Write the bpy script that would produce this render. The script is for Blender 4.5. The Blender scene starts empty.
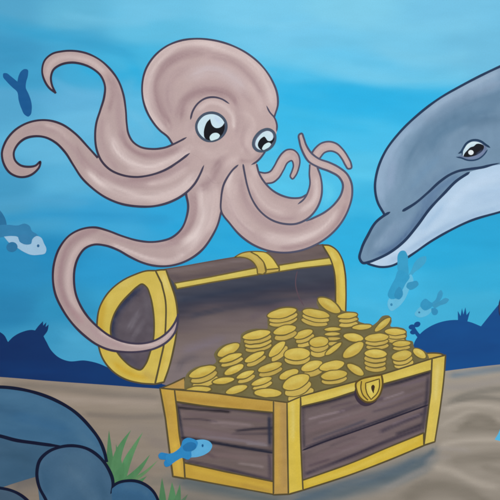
import bpy, math, random
import numpy as np
from mathutils import Vector
from mathutils.geometry import delaunay_2d_cdt
random.seed(5)
C = bpy.context.scene.collection
S = 0.004            # metres per painted unit (the mural view is 2 m across)
ZC = 1.5             # height of the middle of the mural view above the pavement
H = 0.00009          # thickness of one coat of paint
KLIGHT = np.array([0.893, 0.910, 0.948])   # daylight arriving on the wall, per channel

# ------------------------------------------------------------------ colours
def lin(c):
    c = np.clip(np.asarray(c, float) / 255.0, 0, 1)
    return np.where(c <= 0.04045, c / 12.92, ((c + 0.055) / 1.055) ** 2.4)

def vn(x, y, seed=0):                       # smooth value noise, -1..1
    xi = np.floor(x).astype(np.int64); yi = np.floor(y).astype(np.int64)
    fx = x - xi; fy = y - yi
    fx = fx * fx * (3 - 2 * fx); fy = fy * fy * (3 - 2 * fy)
    def hsh(a, b):
        h = (a * 374761393 + b * 668265263 + seed * 974634777) & 0x7fffffff
        h = ((h ^ (h >> 13)) * 1274126177) & 0x7fffffff
        return ((h ^ (h >> 16)) & 0xffff) / 32767.5 - 1
    return ((hsh(xi, yi) * (1 - fx) + hsh(xi + 1, yi) * fx) * (1 - fy) +
            (hsh(xi, yi + 1) * (1 - fx) + hsh(xi + 1, yi + 1) * fx) * fy)

# ------------------------------------------------------------------ curves
def parse(s):
    out = []
    for t in s.split():
        cor = t.endswith('!'); t = t.rstrip('!')
        a, b = t.split(','); out.append((float(a), float(b), cor))
    return out

def curve(s, closed=False, step=1.2, straight=False):
    P = parse(s) if isinstance(s, str) else [(a, b, False) for a, b in s]
    n = len(P); res = []
    segs = n if closed else n - 1
    for i in range(segs):
        p1 = P[i]; p2 = P[(i + 1) % n]
        p0 = P[i - 1] if (closed or i > 0) else p1
        p3 = P[(i + 2) % n] if (closed or i + 2 < n) else p2
        v = [np.array(q[:2]) for q in (p0, p1, p2, p3)]
        L = max(np.linalg.norm(v[2] - v[1]), 1e-6)
        if straight:
            m1 = m2 = v[2] - v[1]
        else:
            d01 = max(np.linalg.norm(v[1] - v[0]), 1e-6); d23 = max(np.linalg.norm(v[3] - v[2]), 1e-6)
            m1 = (v[2] - v[1]) if (p1[2] or d01 < 1e-5) else L * ((v[2]-v[1])/L*d01 + (v[1]-v[0])/d01*L) / (d01 + L)
            m2 = (v[2] - v[1]) if (p2[2] or d23 < 1e-5) else L * ((v[2]-v[1])/L*d23 + (v[3]-v[2])/d23*L) / (d23 + L)
        k = max(1, int(math.ceil(L / step)))
        for j in range(k):
            t = j / k; t2 = t * t; t3 = t2 * t
            q = (2*t3-3*t2+1)*v[1] + (t3-2*t2+t)*m1 + (-2*t3+3*t2)*v[2] + (t3-t2)*m2
            res.append(q)
    if not closed: res.append(np.array(P[-1][:2]))
    return np.array(res)

def ellipse(cx, cy, rx, ry, ang=0, n=None, pw=2.0):
    n = n or max(16, int((rx + ry) * 2.4))
    a = math.radians(-ang); r = []
    for i in range(n):
        t = 2 * math.pi * i / n
        x = rx * math.copysign(abs(math.cos(t)) ** (2/pw), math.cos(t)); y = ry * math.copysign(abs(math.sin(t)) ** (2/pw), math.sin(t))
        r.append((cx + x*math.cos(a) - y*math.sin(a), cy + x*math.sin(a) + y*math.cos(a)))
    return np.array(r)

def inside(P, poly):
    x, y = P[:, 0], P[:, 1]; c = np.zeros(len(P), bool)
    x1, y1 = poly[:, 0], poly[:, 1]; x2, y2 = np.roll(x1, -1), np.roll(y1, -1)
    for a, b, e, f in zip(x1, y1, x2, y2):
        if b == f: continue
        m = (b > y) != (f > y)
        c ^= m & (x < (e - a) * (y - b) / (f - b) + a)
    return c

def dist(P, L):
    d = np.full(len(P), 1e9)
    for a, b in zip(L[:-1], L[1:]):
        ab = b - a; q = ab @ ab
        t = np.clip(((P - a) @ ab) / q, 0, 1) if q > 0 else np.zeros(len(P))
        d = np.minimum(d, np.hypot(P[:, 0] - a[0] - t * ab[0], P[:, 1] - a[1] - t * ab[1]))
    return d

def along(P, L):          # distance, side-signed distance and length along a stroke
    d = np.full(len(P), 1e9); sd = np.zeros(len(P)); al = np.zeros(len(P)); acc = 0.0
    for a, b in zip(L[:-1], L[1:]):
        ab = b - a; q = ab @ ab; ln = math.sqrt(q)
        t = np.clip(((P - a) @ ab) / q, 0, 1) if q > 0 else np.zeros(len(P))
        dx = P[:, 0] - a[0] - t * ab[0]; dy = P[:, 1] - a[1] - t * ab[1]
        k = np.hypot(dx, dy); m = k < d
        d[m] = k[m]; sd[m] = (np.sign(ab[0] * dy - ab[1] * dx) * k)[m]; al[m] = (acc + t * ln)[m]; acc += ln
    return d, sd, al

# ------------------------------------------------------------------ brushwork: colour as a function of place on the wall
def brush(base, strokes=(), grain=2.5, gx=9, gy=3, seed=1, var=0.4):
    def f(P):
        col = np.empty((len(P), 3)); col[:] = base(P) if callable(base) else base
        for st in strokes:
            pts, w, c, a = st[:4]
            L = curve(pts, step=4) if ' ' in pts else np.array([parse(pts)[0][:2]] * 2, float)
            lo = L.min(0) - w; hi = L.max(0) + w
            m = np.where((P >= lo).all(1) & (P <= hi).all(1))[0]
            if not len(m): continue
            Q = P[m]
            d, sd, ar = along(Q, L)
            cw = max(1.7, w / 4.5); sh = (L[0, 0] * 3.1 + L[0, 1] * 1.7) % 97
            t = np.clip(1 - d / w, 0, 1); t = t * t * (3 - 2 * t)
            if len(set(map(tuple, L))) > 1:        # the stroke thins out raggedly at its ends
                tot = np.linalg.norm(np.diff(L, axis=0), axis=1).sum(); e = min(w * 1.2, tot * .3) + .01
                rag = 1 + .5 * vn(sd / cw + sh, ar * 0, 5)
                t = t * np.clip((ar + w * .35) / (e * rag), 0, 1) * np.clip((tot - ar + w * .35) / (e * rag), 0, 1)
            al = (a * t * (1 + var * vn(sd / cw + sh, ar / 26 + sh, 3) + .4 * var * vn(sd / cw * 2 + sh, ar / 40, 6)))[:, None]
            al = np.clip(al, 0, 1)
            col[m] = col[m] * (1 - al) + np.array(c, float) * al
        g = vn(P[:, 0] / gx, P[:, 1] / gy, seed) + 0.5 * vn(P[:, 0] / gx * 2.3, P[:, 1] / gy * 2.1, seed + 5)
        return col + (grain * g)[:, None]
    return f

# ------------------------------------------------------------------ material: matt wall paint over plaster
def paint_material(name, rough=0.62, bump=0.12):
    m = bpy.data.materials.new(name); m.use_nodes = True
    n = m.node_tree; b = n.nodes['Principled BSDF']
    at = n.nodes.new('ShaderNodeAttribute'); at.attribute_name = 'paint'
    tc = n.nodes.new('ShaderNodeTexCoord'); geo = n.nodes.new('ShaderNodeNewGeometry')
    mp = n.nodes.new('ShaderNodeMapping'); mp.inputs['Scale'].default_value = (9, 9, 26)
    ns = n.nodes.new('ShaderNodeTexNoise'); ns.inputs['Scale'].default_value = 1; ns.inputs['Detail'].default_value = 5
    n.links.new(geo.outputs['Position'], mp.inputs['Vector']); n.links.new(mp.outputs['Vector'], ns.inputs['Vector'])
    mr = n.nodes.new('ShaderNodeMapRange'); mr.inputs['To Min'].default_value = 0.975; mr.inputs['To Max'].default_value = 1.025
    mr.inputs['From Min'].default_value = 0.25; mr.inputs['From Max'].default_value = 0.75
    n.links.new(ns.outputs['Fac'], mr.inputs['Value'])
    # fine speckle of the plaster and roller
    n2 = n.nodes.new('ShaderNodeTexNoise'); n2.inputs['Scale'].default_value = 260; n2.inputs['Detail'].default_value = 3
    n.links.new(geo.outputs['Position'], n2.inputs['Vector'])
    m2 = n.nodes.new('ShaderNodeMapRange'); m2.inputs['To Min'].default_value = 0.955; m2.inputs['To Max'].default_value = 1.045
    m2.inputs['From Min'].default_value = 0.3; m2.inputs['From Max'].default_value = 0.7
    n.links.new(n2.outputs['Fac'], m2.inputs['Value'])
    mu = n.nodes.new('ShaderNodeMath'); mu.operation = 'MULTIPLY'
    n.links.new(mr.outputs['Result'], mu.inputs[0]); n.links.new(m2.outputs['Result'], mu.inputs[1])
    vm = n.nodes.new('ShaderNodeVectorMath'); vm.operation = 'SCALE'
    n.links.new(at.outputs['Color'], vm.inputs[0]); n.links.new(mu.outputs[0], vm.inputs['Scale'])
    n.links.new(vm.outputs['Vector'], b.inputs['Base Color'])
    b.inputs['Roughness'].default_value = rough; b.inputs['Specular IOR Level'].default_value = 0.15
    bp = n.nodes.new('ShaderNodeBump'); bp.inputs['Strength'].default_value = bump; bp.inputs['Distance'].default_value = 0.0012
    n.links.new(n2.outputs['Fac'], bp.inputs['Height']); n.links.new(bp.outputs['Normal'], b.inputs['Normal'])
    return m
PAINT = paint_material('wall_paint')
GLOSS = paint_material('glossy_paint', 0.42, 0.08)

# ------------------------------------------------------------------ which coat lies over which (keeps every coat proud of the ones below)
G0, GS, GN = -160.0, 2.0, 420
LV = np.zeros((GN, GN), int)
def coat(polys, grow=2.2):
    allp = np.vstack(polys); lo = np.clip(((allp.min(0) - grow - G0) / GS).astype(int), 0, GN - 1); hi = np.clip(((allp.max(0) + grow - G0) / GS).astype(int) + 1, 0, GN - 1)
    ii, jj = np.meshgrid(np.arange(lo[0], hi[0] + 1), np.arange(lo[1], hi[1] + 1), indexing='ij')
    P = np.stack([ii.ravel() * GS + G0, jj.ravel() * GS + G0], 1).astype(float)
    m = np.zeros(len(P), bool)
    for q in polys:
        m |= inside(P, q) | (dist(P, np.vstack([q, q[:1]])) < grow)
    I = ii.ravel()[m]; J = jj.ravel()[m]
    l = LV[I, J].max() + 1 if len(I) else 1
    LV[I, J] = l
    return l

class Sheet:
    """collects painted shapes and lines, then links them as one mesh"""
    def __init__(s): s.v = []; s.f = []; s.c = []; s.n = 0
    def add(s, V, F, col):
        s.v.append(V); s.f += [tuple(i + s.n for i in f) for f in F]; s.c.append(col); s.n += len(V)
    def fill(s, poly, fn, step=2.0, level=None):
        poly = np.asarray(poly); lv = level if level is not None else coat([poly])
        s.level = lv; s.nl = 0
        lo, hi = poly.min(0), poly.max(0)
        gx = np.arange(lo[0] + step / 2, hi[0], step); gy = np.arange(lo[1] + step / 2, hi[1], step)
        X, Y = np.meshgrid(gx, gy); X = X + (np.arange(len(gy)) % 2)[:, None] * step / 2
        Pn = np.stack([X.ravel(), Y.ravel()], 1)
        if len(Pn):
            Pn = Pn[inside(Pn, poly)]
        if len(Pn): Pn = Pn[dist(Pn, np.vstack([poly, poly[:1]])) > step * 0.45]
        pts = np.vstack([poly, Pn]) if len(Pn) else poly
        nb = len(poly)
        vs, es, fs, *_ = delaunay_2d_cdt([Vector(p) for p in pts], [], [list(range(nb))], 1, 1e-5)
        V2 = np.array([tuple(v) for v in vs])
        col = fn(V2)
        y = -lv * H
        V = np.stack([(V2[:, 0] - 250) * S, np.full(len(V2), y), (250 - V2[:, 1]) * S + ZC], 1)
        F = []
        for f in fs:
            a, b, c = [V[i] for i in f[:3]]
            nrm = np.cross(b - a, c - a)[1]
            F.append(tuple(f) if nrm < 0 else tuple(reversed(f)))
        s.add(V, F, col)
        # edge of the coat down to the wall
        Vb = np.stack([(poly[:, 0] - 250) * S, np.full(nb, y), (250 - poly[:, 1]) * S + ZC], 1)
        Vd = Vb.copy(); Vd[:, 1] = -H * 0.5
        cb = fn(poly)
        s.add(np.vstack([Vb, Vd]), [(i, (i+1) % nb, nb + (i+1) % nb, nb + i) for i in range(nb)], np.vstack([cb, cb]))
        return s
    def line(s, pts, w, col, closed=False, taper=(0, 0), level=None, straight=False, wob=0.12, lift=None):
        if lift is None: lift = 0.3 + 0.06 * s.nl
        s.nl += 1
        L = curve(pts, closed, 1.5, straight) if not isinstance(pts, np.ndarray) else pts
        keep = [0]
        for i in range(1, len(L)):
            if np.linalg.norm(L[i] - L[keep[-1]]) > 0.35: keep.append(i)
        L = L[keep]; n = len(L)
        lv = s.level if level is None else level
        if closed: T = np.roll(L, -1, 0) - np.roll(L, 1, 0)
        else: T = np.gradient(L, axis=0)
        T /= np.maximum(np.linalg.norm(T, axis=1), 1e-9)[:, None]
        N = np.stack([-T[:, 1], T[:, 0]], 1)
        if closed: D = np.linalg.norm(np.roll(L, -1, 0) - L, axis=1)
        else: D = np.r_[0, np.linalg.norm(np.diff(L, axis=0), axis=1)]
        s_ = np.cumsum(D); tot = s_[-1]
        W = w * (1 + wob * vn(L[:, 0] / 14, L[:, 1] / 14, 11))
        if not closed:
            W = W * (np.clip(s_ / taper[0], 0, 1) ** 0.6 if taper[0] else 1) * (np.clip((tot - s_) / taper[1], 0, 1) ** 0.6 if taper[1] else 1)
            W = np.maximum(W, 0.15)
            # rounded ends
            e = w * 0.35
            if not taper[0]: L = L.copy(); L[0] -= T[0] * e
            if not taper[1]: L[-1] += T[-1] * e
        A = L + N * W[:, None] / 2; B = L - N * W[:, None] / 2
        y = -(lv + lift) * H
        V2 = np.vstack([A, B])
        V = np.stack([(V2[:, 0] - 250) * S, np.full(2 * n, y), (250 - V2[:, 1]) * S + ZC], 1)
        F = []
        for i in range(n if closed else n - 1):
            j = (i + 1) % n; q = (i, j, n + j, n + i)
            nr = np.cross(V[q[1]] - V[q[0]], V[q[2]] - V[q[0]])[1]
            F.append(q if nr < 0 else q[::-1])
        c = col(V2) if callable(col) else np.tile(np.array(col, float), (2 * n, 1))
        c = c + 2.5 * vn(V2[:, 0] / 7, V2[:, 1] / 7, 4)[:, None]
        s.add(V, F, c)
        return s
    def build(s, name, parent=None, origin=None, mat=None):
        V = np.vstack(s.v); col = np.vstack(s.c)
        o0 = np.array(root_of(parent).location) if parent else np.array(origin if origin is not None else base_of(V))
        me = bpy.data.meshes.new(name)
        me.from_pydata((V - o0).tolist(), [], s.f)
        a = me.color_attributes.new('paint', 'FLOAT_COLOR', 'POINT')
        l = np.clip((lin(col) - 0.006) / KLIGHT, 0.004, 0.9)

        a.data.foreach_set('color', np.hstack([l, np.ones((len(l), 1))]).ravel().astype(np.float32))
        me.materials.append(mat or PAINT)
        ob = bpy.data.objects.new(name, me); C.objects.link(ob)
        if parent: ob.parent = parent
        else: ob.location = o0
        return ob

def base_of(V):
    return ((V[:, 0].min() + V[:, 0].max()) / 2, 0.0, V[:, 2].min())
def root_of(o):
    while o.parent: o = o.parent
    return o
def tag(o, label=None, cat=None, group=None, kind=None):
    if label: o['label'] = label
    if cat: o['category'] = cat
    if group: o['group'] = group
    if kind: o['kind'] = kind
    return o
def thing(name, label, cat, x, y, group=None):
    o = bpy.data.objects.new(name, None); C.objects.link(o); o.empty_display_size = 0.05
    o.location = ((x - 250) * S, 0, (250 - y) * S + ZC)
    return tag(o, label, cat, group)

# ================================================================== WATER
WS = [  # x, y, colour of the painted water around there
 (-80,0,(70,150,190)),(10,10,(84,166,204)),(70,12,(98,182,216)),(150,12,(112,196,230)),(250,10,(120,203,236)),(350,10,(126,205,234)),(450,12,(116,196,230)),(560,10,(110,190,224)),
 (10,50,(62,152,196)),(70,38,(74,170,211)),(150,30,(96,190,226)),(300,40,(116,201,236)),(400,50,(116,199,232)),(480,50,(110,190,224)),
 (30,75,(66,160,203)),(90,72,(66,172,216)),(130,62,(70,182,224)),(300,70,(100,198,236)),(370,72,(104,198,236)),
 (300,95,(56,184,232)),(350,100,(48,180,230)),(400,104,(48,180,230)),
 (10,105,(84,166,206)),(70,100,(96,178,218)),(90,120,(104,186,224)),(140,110,(92,186,226)),
 (300,120,(62,187,232)),(360,135,(72,192,236)),(280,120,(60,186,232)),
 (10,190,(70,156,198)),(60,150,(98,182,220)),(60,190,(90,178,218)),(120,225,(64,168,216)),(290,180,(84,196,234)),(330,190,(80,194,234)),(360,165,(84,195,234)),(365,200,(64,184,228)),
 (10,215,(74,158,198)),(50,212,(70,162,206)),(100,213,(58,162,212)),(170,218,(48,166,218)),
 (20,265,(46,140,188)),(50,260,(40,140,190)),(110,270,(46,154,206)),(10,310,(44,130,176)),(60,310,(50,146,190)),(80,345,(74,162,202)),(50,340,(60,150,192)),(130,300,(56,160,206)),
 (230,240,(46,170,220)),(350,240,(48,176,224)),(380,290,(64,182,226)),(400,320,(66,180,222)),(440,250,(44,172,220)),(490,230,(42,166,214)),(490,280,(52,172,216)),(440,320,(66,176,216)),(480,310,(62,172,212)),
 (600,200,(50,160,205)),(600,300,(52,160,205)),(-100,200,(60,145,185)),(-100,320,(40,115,158)),
]
WX = np.array([[a, b] for a, b, _ in WS], float); WC = np.array([c for *_, c in WS], float)
def water_col(P):
    out = np.empty((len(P), 3))
    wob = 7 * vn(P[:, 0] / 60, P[:, 1] / 25, 2)
    for k in range(0, len(P), 20000):
        q = P[k:k+20000]; dx = (q[:, None, 0] - WX[None, :, 0]) / 2.3; dy = q[:, None, 1] + wob[k:k+20000, None] - WX[None, :, 1]
        w = 1 / (dx * dx + dy * dy + 40) ** 2.2
        out[k:k+20000] = (w @ WC) / w.sum(1)[:, None]
    return out
water_fn0 = brush(water_col, [
 ('262,50 300,57 340,68 385,79 440,80 470,72', 15, (114,201,234), .65), ('262,74 300,80 338,91 380,99 404,100', 16, (38,178,230), .5),
 ('280,96 330,108 385,112', 13, (40,180,232), .55), ('280,118 320,124 372,130', 10, (52,184,232), .45),
 ('285,44 330,40 360,46', 10, (104,190,224), .45), ('380,52 420,60 470,56', 12, (124,202,232), .5), ('350,60 372,64 392,64', 6, (96,190,226), .4),
 ('350,20 410,28 480,24', 14, (126,204,234), .4), ('240,22 280,26 330,20', 9, (130,208,238), .35), ('180,20 230,30 270,30', 8, (102,194,230), .35),
 ('-20,18 40,34 110,48 140,56', 14, (52,160,206), .55), ('60,14 110,22 150,24', 8, (120,200,232), .35), ('80,66 110,76 140,72', 9, (48,174,222), .6), ('0,46 30,60', 10, (58,152,196), .4),
 ('50,80 76,92 104,96', 8, (104,184,224), .5), ('-10,92 30,96 60,100', 10, (90,170,212), .45), ('40,128 80,126', 7, (104,186,224), .3), ('128,112 142,122 150,134', 8, (110,190,226), .5),
 ('128,60 140,78 138,92', 9, (44,174,224), .55), ('262,128 300,130', 7, (60,190,234), .4), ('262,150 280,146', 6, (104,206,238), .4), ('318,180 330,192 322,206', 9, (100,208,240), .6), ('270,182 295,190', 6, (88,202,240), .6),
 ('-10,222 40,215 100,216 170,220', 10, (46,150,202), .5), ('-10,204 50,200 90,204', 9, (86,168,210), .4), ('350,172 376,176', 9, (92,202,238), .5), ('352,200 374,206', 8, (56,184,228), .4),
 ('350,215 372,222 390,280', 12, (42,172,222), .35), ('355,268 372,276', 8, (64,184,228), .3),
 ('60,330 80,342 100,350', 10, (76,168,208), .5), ('0,290 30,300', 12, (42,130,177), .3), ('90,262 118,280', 10, (44,154,206), .5),
 ('350,300 380,308 400,322', 9, (80,188,228), .4), ('430,240 480,236', 14, (38,166,214), .45), ('440,262 500,256', 10, (42,168,216), .35),
 ('420,296 470,300 500,292', 9, (68,180,220), .4), ('170,228 215,222', 7, (36,162,216), .4), ('196,250 230,250', 8, (40,168,222), .4), ('224,236 250,248', 8, (38,164,218), .4),
], grain=1.2, gx=34, gy=7, seed=21, var=.22)
def grid_sheet(x0, y0, x1, y1, step, fn, back=0.0):
    s = Sheet()
    nx = int((x1 - x0) / step) + 1; ny = int((y1 - y0) / step) + 1
    X, Y = np.meshgrid(np.linspace(x0, x1, nx), np.linspace(y0, y1, ny))
    P = np.stack([X.ravel(), Y.ravel()], 1)
    V = np.stack([(P[:, 0] - 250) * S, np.zeros(len(P)), (250 - P[:, 1]) * S + ZC], 1)
    F = [(j*nx+i, (j+1)*nx+i, (j+1)*nx+i+1, j*nx+i+1) for j in range(ny-1) for i in range(nx-1)]
    s.add(V, F, fn(P))
    # the plastered wall the water is painted on has a real thickness behind it
    q = [(x0, y0), (x1, y0), (x1, y1), (x0, y1)]
    V = np.array([((a-250)*S, yy, (250-b)*S+ZC) for yy in (0, 0.22) for a, b in q])
    s.add(V, [(0,1,5,4),(1,2,6,5),(2,3,7,6),(3,0,4,7),(4,5,6,7)], np.tile(np.array([170.,175,178]), (8, 1)))
    return s
w = grid_sheet(-150, -150, 650, 620, 2.0, water_fn0)
tag(w.build('water', origin=(0, 0, 0)), kind='structure')

# ================================================================== HILLS
def hill_col(P):
    t = np.clip((P[:, 0] - 20) / 420, 0, 1)[:, None]
    return np.array((18, 50, 98.)) * (1 - t) + np.array((14, 76, 138.)) * t
hf = brush(hill_col, [('0,370 60,372 160,384', 14, (16,58,112), .5), ('420,350 500,345', 18, (14,70,130), .5), ('440,330 470,328', 10, (16,82,146), .4)], grain=1.5, gx=20, gy=6)
s = Sheet()
s.fill(curve('-150,392! -150,340! -90,322 -40,318 -12,325 0,332 4,335 8,342! 13,337 22,332 33,330 41,333 46,341 51,350 59,357.5 68,361 85,360.5 97,363 112,369 130,373 180,376! 180,396!', True), hf, 4)
s.fill(curve('400,380! 404,356! 412,349 415,341 420,334 430,326.5 445,321 458,320 470,322 481,326.3! 490,315 500,303 512,290 540,276 590,272 650,285! 650,380!', True), hf, 4)
tag(s.build('hills'), kind='structure')

def dark_plant(polys, label, col, cat='plant'):
    s = Sheet(); lv = coat(polys)
    # one outline after another, a hair apart
    for i, p in enumerate(polys): s.fill(p, brush(np.array(col, float), grain=1), 1.5, level=lv + 0.15 * i)
    return tag(s.build('sea_plant'), label, cat, 'dark blue silhouettes of plants on the hills')
dark_plant([curve('34,332! 38,326.5 43,321.2! 43.2,325.6! 46.4,322.2! 45.6,327! 48.7,324.4! 47.6,330.5 43,337!', True)],
           'dark navy pointed tuft leaning right on the left hilltop', (18, 52, 100))
dark_plant([curve('458,322! 457.8,311! 460.6,316! 462,308.2! 463.4,314.6! 465.4,307.2! 466.6,315! 470,311! 467.2,322!', True)],
           'dark blue spiky tuft with five points on top of the right hill', (15, 78, 140))
dark_plant([ellipse(412, 327, 3.4, 2.6, 10), ellipse(417.2, 324.4, 3.4, 2.7, 25), ellipse(413, 332.2, 3, 2.3, 0), curve('411,329! 414,326! 418,332 421.5,336! 418,338! 415,334!', True), ],
           'dark blue sprig with three round lobes beside the coin heap', (15, 74, 136))

# ================================================================== SAND
def sand_col(P):
    t = np.clip((P[:, 0] - 60) / 400, 0, 1)[:, None]; v = np.clip((P[:, 1] - 380) / 120, 0, 1)[:, None]
    return (np.array((149,136,122.)) * (1 - t) + np.array((160,151,139.)) * t) * (1 - 0.09 * v)
LT = (176,166,154); DK = (122,115,104)
sf = brush(sand_col, [
 ('0,384 60,388 110,394 160,398', 7, (126,117,108), .7), ('50,398 110,402 160,404', 8, (164,150,138), .65), ('85,414 130,417 165,416', 5, (116,108,101), .6),
 ('120,428 165,432', 12, (138,128,120), .5), ('150,440 166,446', 9, (132,122,118), .5), ('118,462 150,478', 10, (128,118,110), .5), ('10,486 50,474', 16, (104,100,98), .8),
 # blue-grey cast shadow of the chest, painted into the sand colour
 ('172,480 220,488 290,502', 15, (96,104,106), .9), ('286,503 340,489 400,471 430,456', 15, (88,103,114), .95), ('330,498 390,482 428,464', 11, (92,105,112), .8), ('420,462 436,450', 7, (88,102,112), .8),
 ('176,498 240,508', 10, (112,110,106), .6), ('150,482 176,480', 8, (118,116,108), .5), 
 # ripples of sand on the right
 ('448,376 470,373 510,367', 6, (118,130,140), .8), ('444,388 470,386 510,378', 7, (150,144,140), .6),
 ('446,404 465,396 480,392 510,388', 6, (122,118,110), .75), ('455,402 480,398 510,400', 4, (116,112,104), .7),
 ('444,410 460,405 480,405 510,410', 5, LT, .7), ('440,426 455,418 468,412 484,414 510,424', 3.5, LT, .5),
 ('462,424 478,418 498,422', 9, DK, .8), ('455,430 480,428 510,430', 8, DK, .7), ('440,445 470,440 495,440 520,444', 5, LT, .75),
 ('436,448 470,450', 4, (158,150,144), .5), ('450,462 480,458 510,456', 10, DK, .55), ('480,466 510,474', 6, DK, .5),
 ('426,462 436,456 450,458', 5, (150,142,136), .5), ('430,466 450,470 470,480 500,488', 7, LT, .6), ('380,492 410,476 430,467', 6, (150,144,138), .6),
 ('330,508 360,496 390,488', 9, (146,140,132), .5), ('400,502 430,488 460,490 490,510', 14, DK, .75), ('500,486 520,490', 6, LT, .4), ('410,488 430,480', 6, (120,114,104), .5),
], grain=2.2, gx=26, gy=3, seed=31, var=.2)
s = Sheet(); s.fill(curve('-150,620! -150,372! -60,374 0,377 50,381 100,384.5 165,389 260,392 380,380 445,371 500,364.5 560,360 650,358! 650,620!', True, 4), sf, 2.2)
tag(s.build('sand'), kind='structure')

# ================================================================== SEAWEED
def blade(x0, y0, x1, y1, w_, bend):
    dx, dy = x1 - x0, y1 - y0; L = math.hypot(dx, dy); nx, ny = -dy / L, dx / L
    mid = [(x0 + dx * t + nx * bend * math.sin(math.pi * t), y0 + dy * t + ny * bend * math.sin(math.pi * t)) for t in (0, .2, .4, .6, .8, 1)]
    ws = [.8, 1, .95, .75, .42, 0]
    a = [(p[0] + nx * w_ * k / 2, p[1] + ny * w_ * k / 2) for p, k in zip(mid, ws)]
    b = [(p[0] - nx * w_ * k / 2, p[1] - ny * w_ * k / 2) for p, k in zip(mid, ws)]
    pts = ' '.join(f'{p[0]:.2f},{p[1]:.2f}' for p in a[:-1]) + f' {x1:.2f},{y1:.2f}! ' + ' '.join(f'{p[0]:.2f},{p[1]:.2f}' for p in b[:-1][::-1])
    return curve(pts, True)
def weed(blades, label, g):
    s = Sheet()
    for (a, c) in blades:
        x0, y0, x1, y1, w_, b = a
        s.fill(blade(x0, y0, x1, y1, w_, b), brush(np.array(c, float), [(f'{x0},{y0} {x0*.4+x1*.6},{y0*.4+y1*.6}', 6, (76,124,84), .5)], grain=4, gx=3, gy=8), 1.8)
    return tag(s.build('seaweed'), label, 'seaweed', g)
GR = (84,132,90); GR2 = (96,142,98); GR3 = (80,124,86)
weed([((113,488,109,430,7.5,-1), GR3), ((120,488,116,444,8,1), (82,132,90)), ((117,488,131,430,9.5,-7), GR), ((121,486,143,432,7,-3), GR2), ((122,484,131,448,7,-2), (88,142,96)), ((118,486,150,454.5,6.5,3), GR), ((120,486,158,460,4,3), (104,140,98)),
      ((119,487,147,476,7,3), GR), ((114,490,124,462,12,0), (80,130,88))],
     'green tuft of long pointed seaweed growing between the blue rocks', 'green tufts of seaweed on the sand')
weed([((163,520,162,478,8,0), GR3), ((168,520,172,482,10,2), GR), ((170,520,180,484,8,2), GR3), ((166,518,154,490,6,-2), (96,124,90)), ((168,512,188,494,6,2), (92,118,92))],
     'faint green seaweed tuft beneath the bottom left corner of the chest', 'green tufts of seaweed on the sand')

# ================================================================== ROCKS
NAVY = (12, 29, 50)
def rock(fills, lines, fn, label):
    s = Sheet(); s.fill(curve(fills, True), fn, 2.5)
    for l, w_, tp in lines: s.line(l, w_ * 1.15, NAVY, taper=tp)
    tag(s.build('rock'), label, 'rock', 'blue grey rocks at the lower left')
RB = (66, 106, 137)
rock('-60,436! -60,392! -20,387.5 0,387 15,388.3 35,392.5 55,400 75,412 90,427 100,441 105,454 106.5,462 106,480! 60,480! 20,446!',
     [('-60,394 -20,388 0,387 15,388.3 35,392.5 55,400 75,412 90,427 100,441 105,454 106.5,461', 2.9, (0, 0))],
     brush(np.array(RB, float), [('-20,398 15,398 45,406 75,424 95,445', 12, (72,112,142), .6), ('0,428 40,434 80,440', 12, (60,100,132), .55), ('10,415 50,424 70,430', 9, (54,98,136), .5), ('-10,408 20,412', 9, (56,92,122), .5), ('78,432 98,452', 6, (80,116,142), .5)], gx=16, gy=6),
     'large smooth blue grey rock sloping down to the right, topmost of the rocks')
rock('-60,520! -60,436! -20,434 0,436 15,440 35,443 55,446 62,447.5! 50,455! 42,475! 28,479 12,484 0,488 -20,492!',
     [('-60,432 -20,433 0,436 15,440 35,443 55,445.6 64,446.5', 3.1, (0, 14))],
     brush(np.array((62, 94, 120.)), [('-10,448 20,456 38,468', 12, (58,88,112), .5), ('0,480 36,468', 8, (60,92,118), .6)], gx=16, gy=6),
     'dull blue rock wedged under the large sloping rock at the left edge')
rock('46,560! 38,486 36.5,472 40,460 48,452 60,447 74,445.7 88,449 99,456.5 108,468 113,482 113,490 114,505 116,560!',
     [('60,560 46,500 39,486 37,472 40,460 48,452 60,447 74,445.7 88,449 99,456.5 108,468 113,482 112.6,489 110.5,494', 2.9, (0, 5))],
     brush(np.array((68, 100, 127.)), [('74,470 78,474', 22, (82,112,136), .6), ('60,458 84,456 98,466', 7, (74,108,134), .5), ('44,470 48,492', 8, (56,90,118), .5), ('100,480 106,500', 8, (60,92,118), .5), ('84,488 92,498', 10, (86,114,136), .35)], gx=12, gy=10),
     'round blue grey rock with a pale centre beside the green seaweed')
rock('112,560! 112,500! 113,487 118,483 126,480.7 136,481 146,485 153,491 158,500 160,520 158,560!',
     [('111,489 115,484.5 120,482 127,480.7 136,481 146,485 153,491 158,500 160,520', 2.6, (5, 0))],
     brush(np.array((58, 98, 132.)), [('122,486 140,487 150,496', 6, (74,110,138), .5), ('120,500 140,504', 12, (54,88,118), .4)], gx=12, gy=8),
     'small rounded blue rock in front of the green seaweed')
rock('-60,560! -60,495! -20,487.5 0,488 10,490 20,494.5 28,501 34,512 36,560!',
     [('-60,494 -20,487.5 0,488 10,490 20,494.5 28,501 36,514', 2.8, (0, 0))],
     brush(np.array((68, 90, 110.)), gx=12, gy=8),
     'low grey blue rock cut off by the bottom left corner')
# right-edge brown rock
s = Sheet(); s.fill(curve('501.2,298 499.4,303 499,309 500,315 503,319 512,320 530,322! 545,300 530,288 510,288', True), brush(np.array((96,84,92.)), grain=3), 2)
s.line('510,288 501.2,298 499.4,303 499,309 500,315 503,319 512,320', 1.2, (40, 50, 84))
tag(s.build('rock'), 'dull brown dark edged rock cut off by the right edge of the picture', 'rock')

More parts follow.
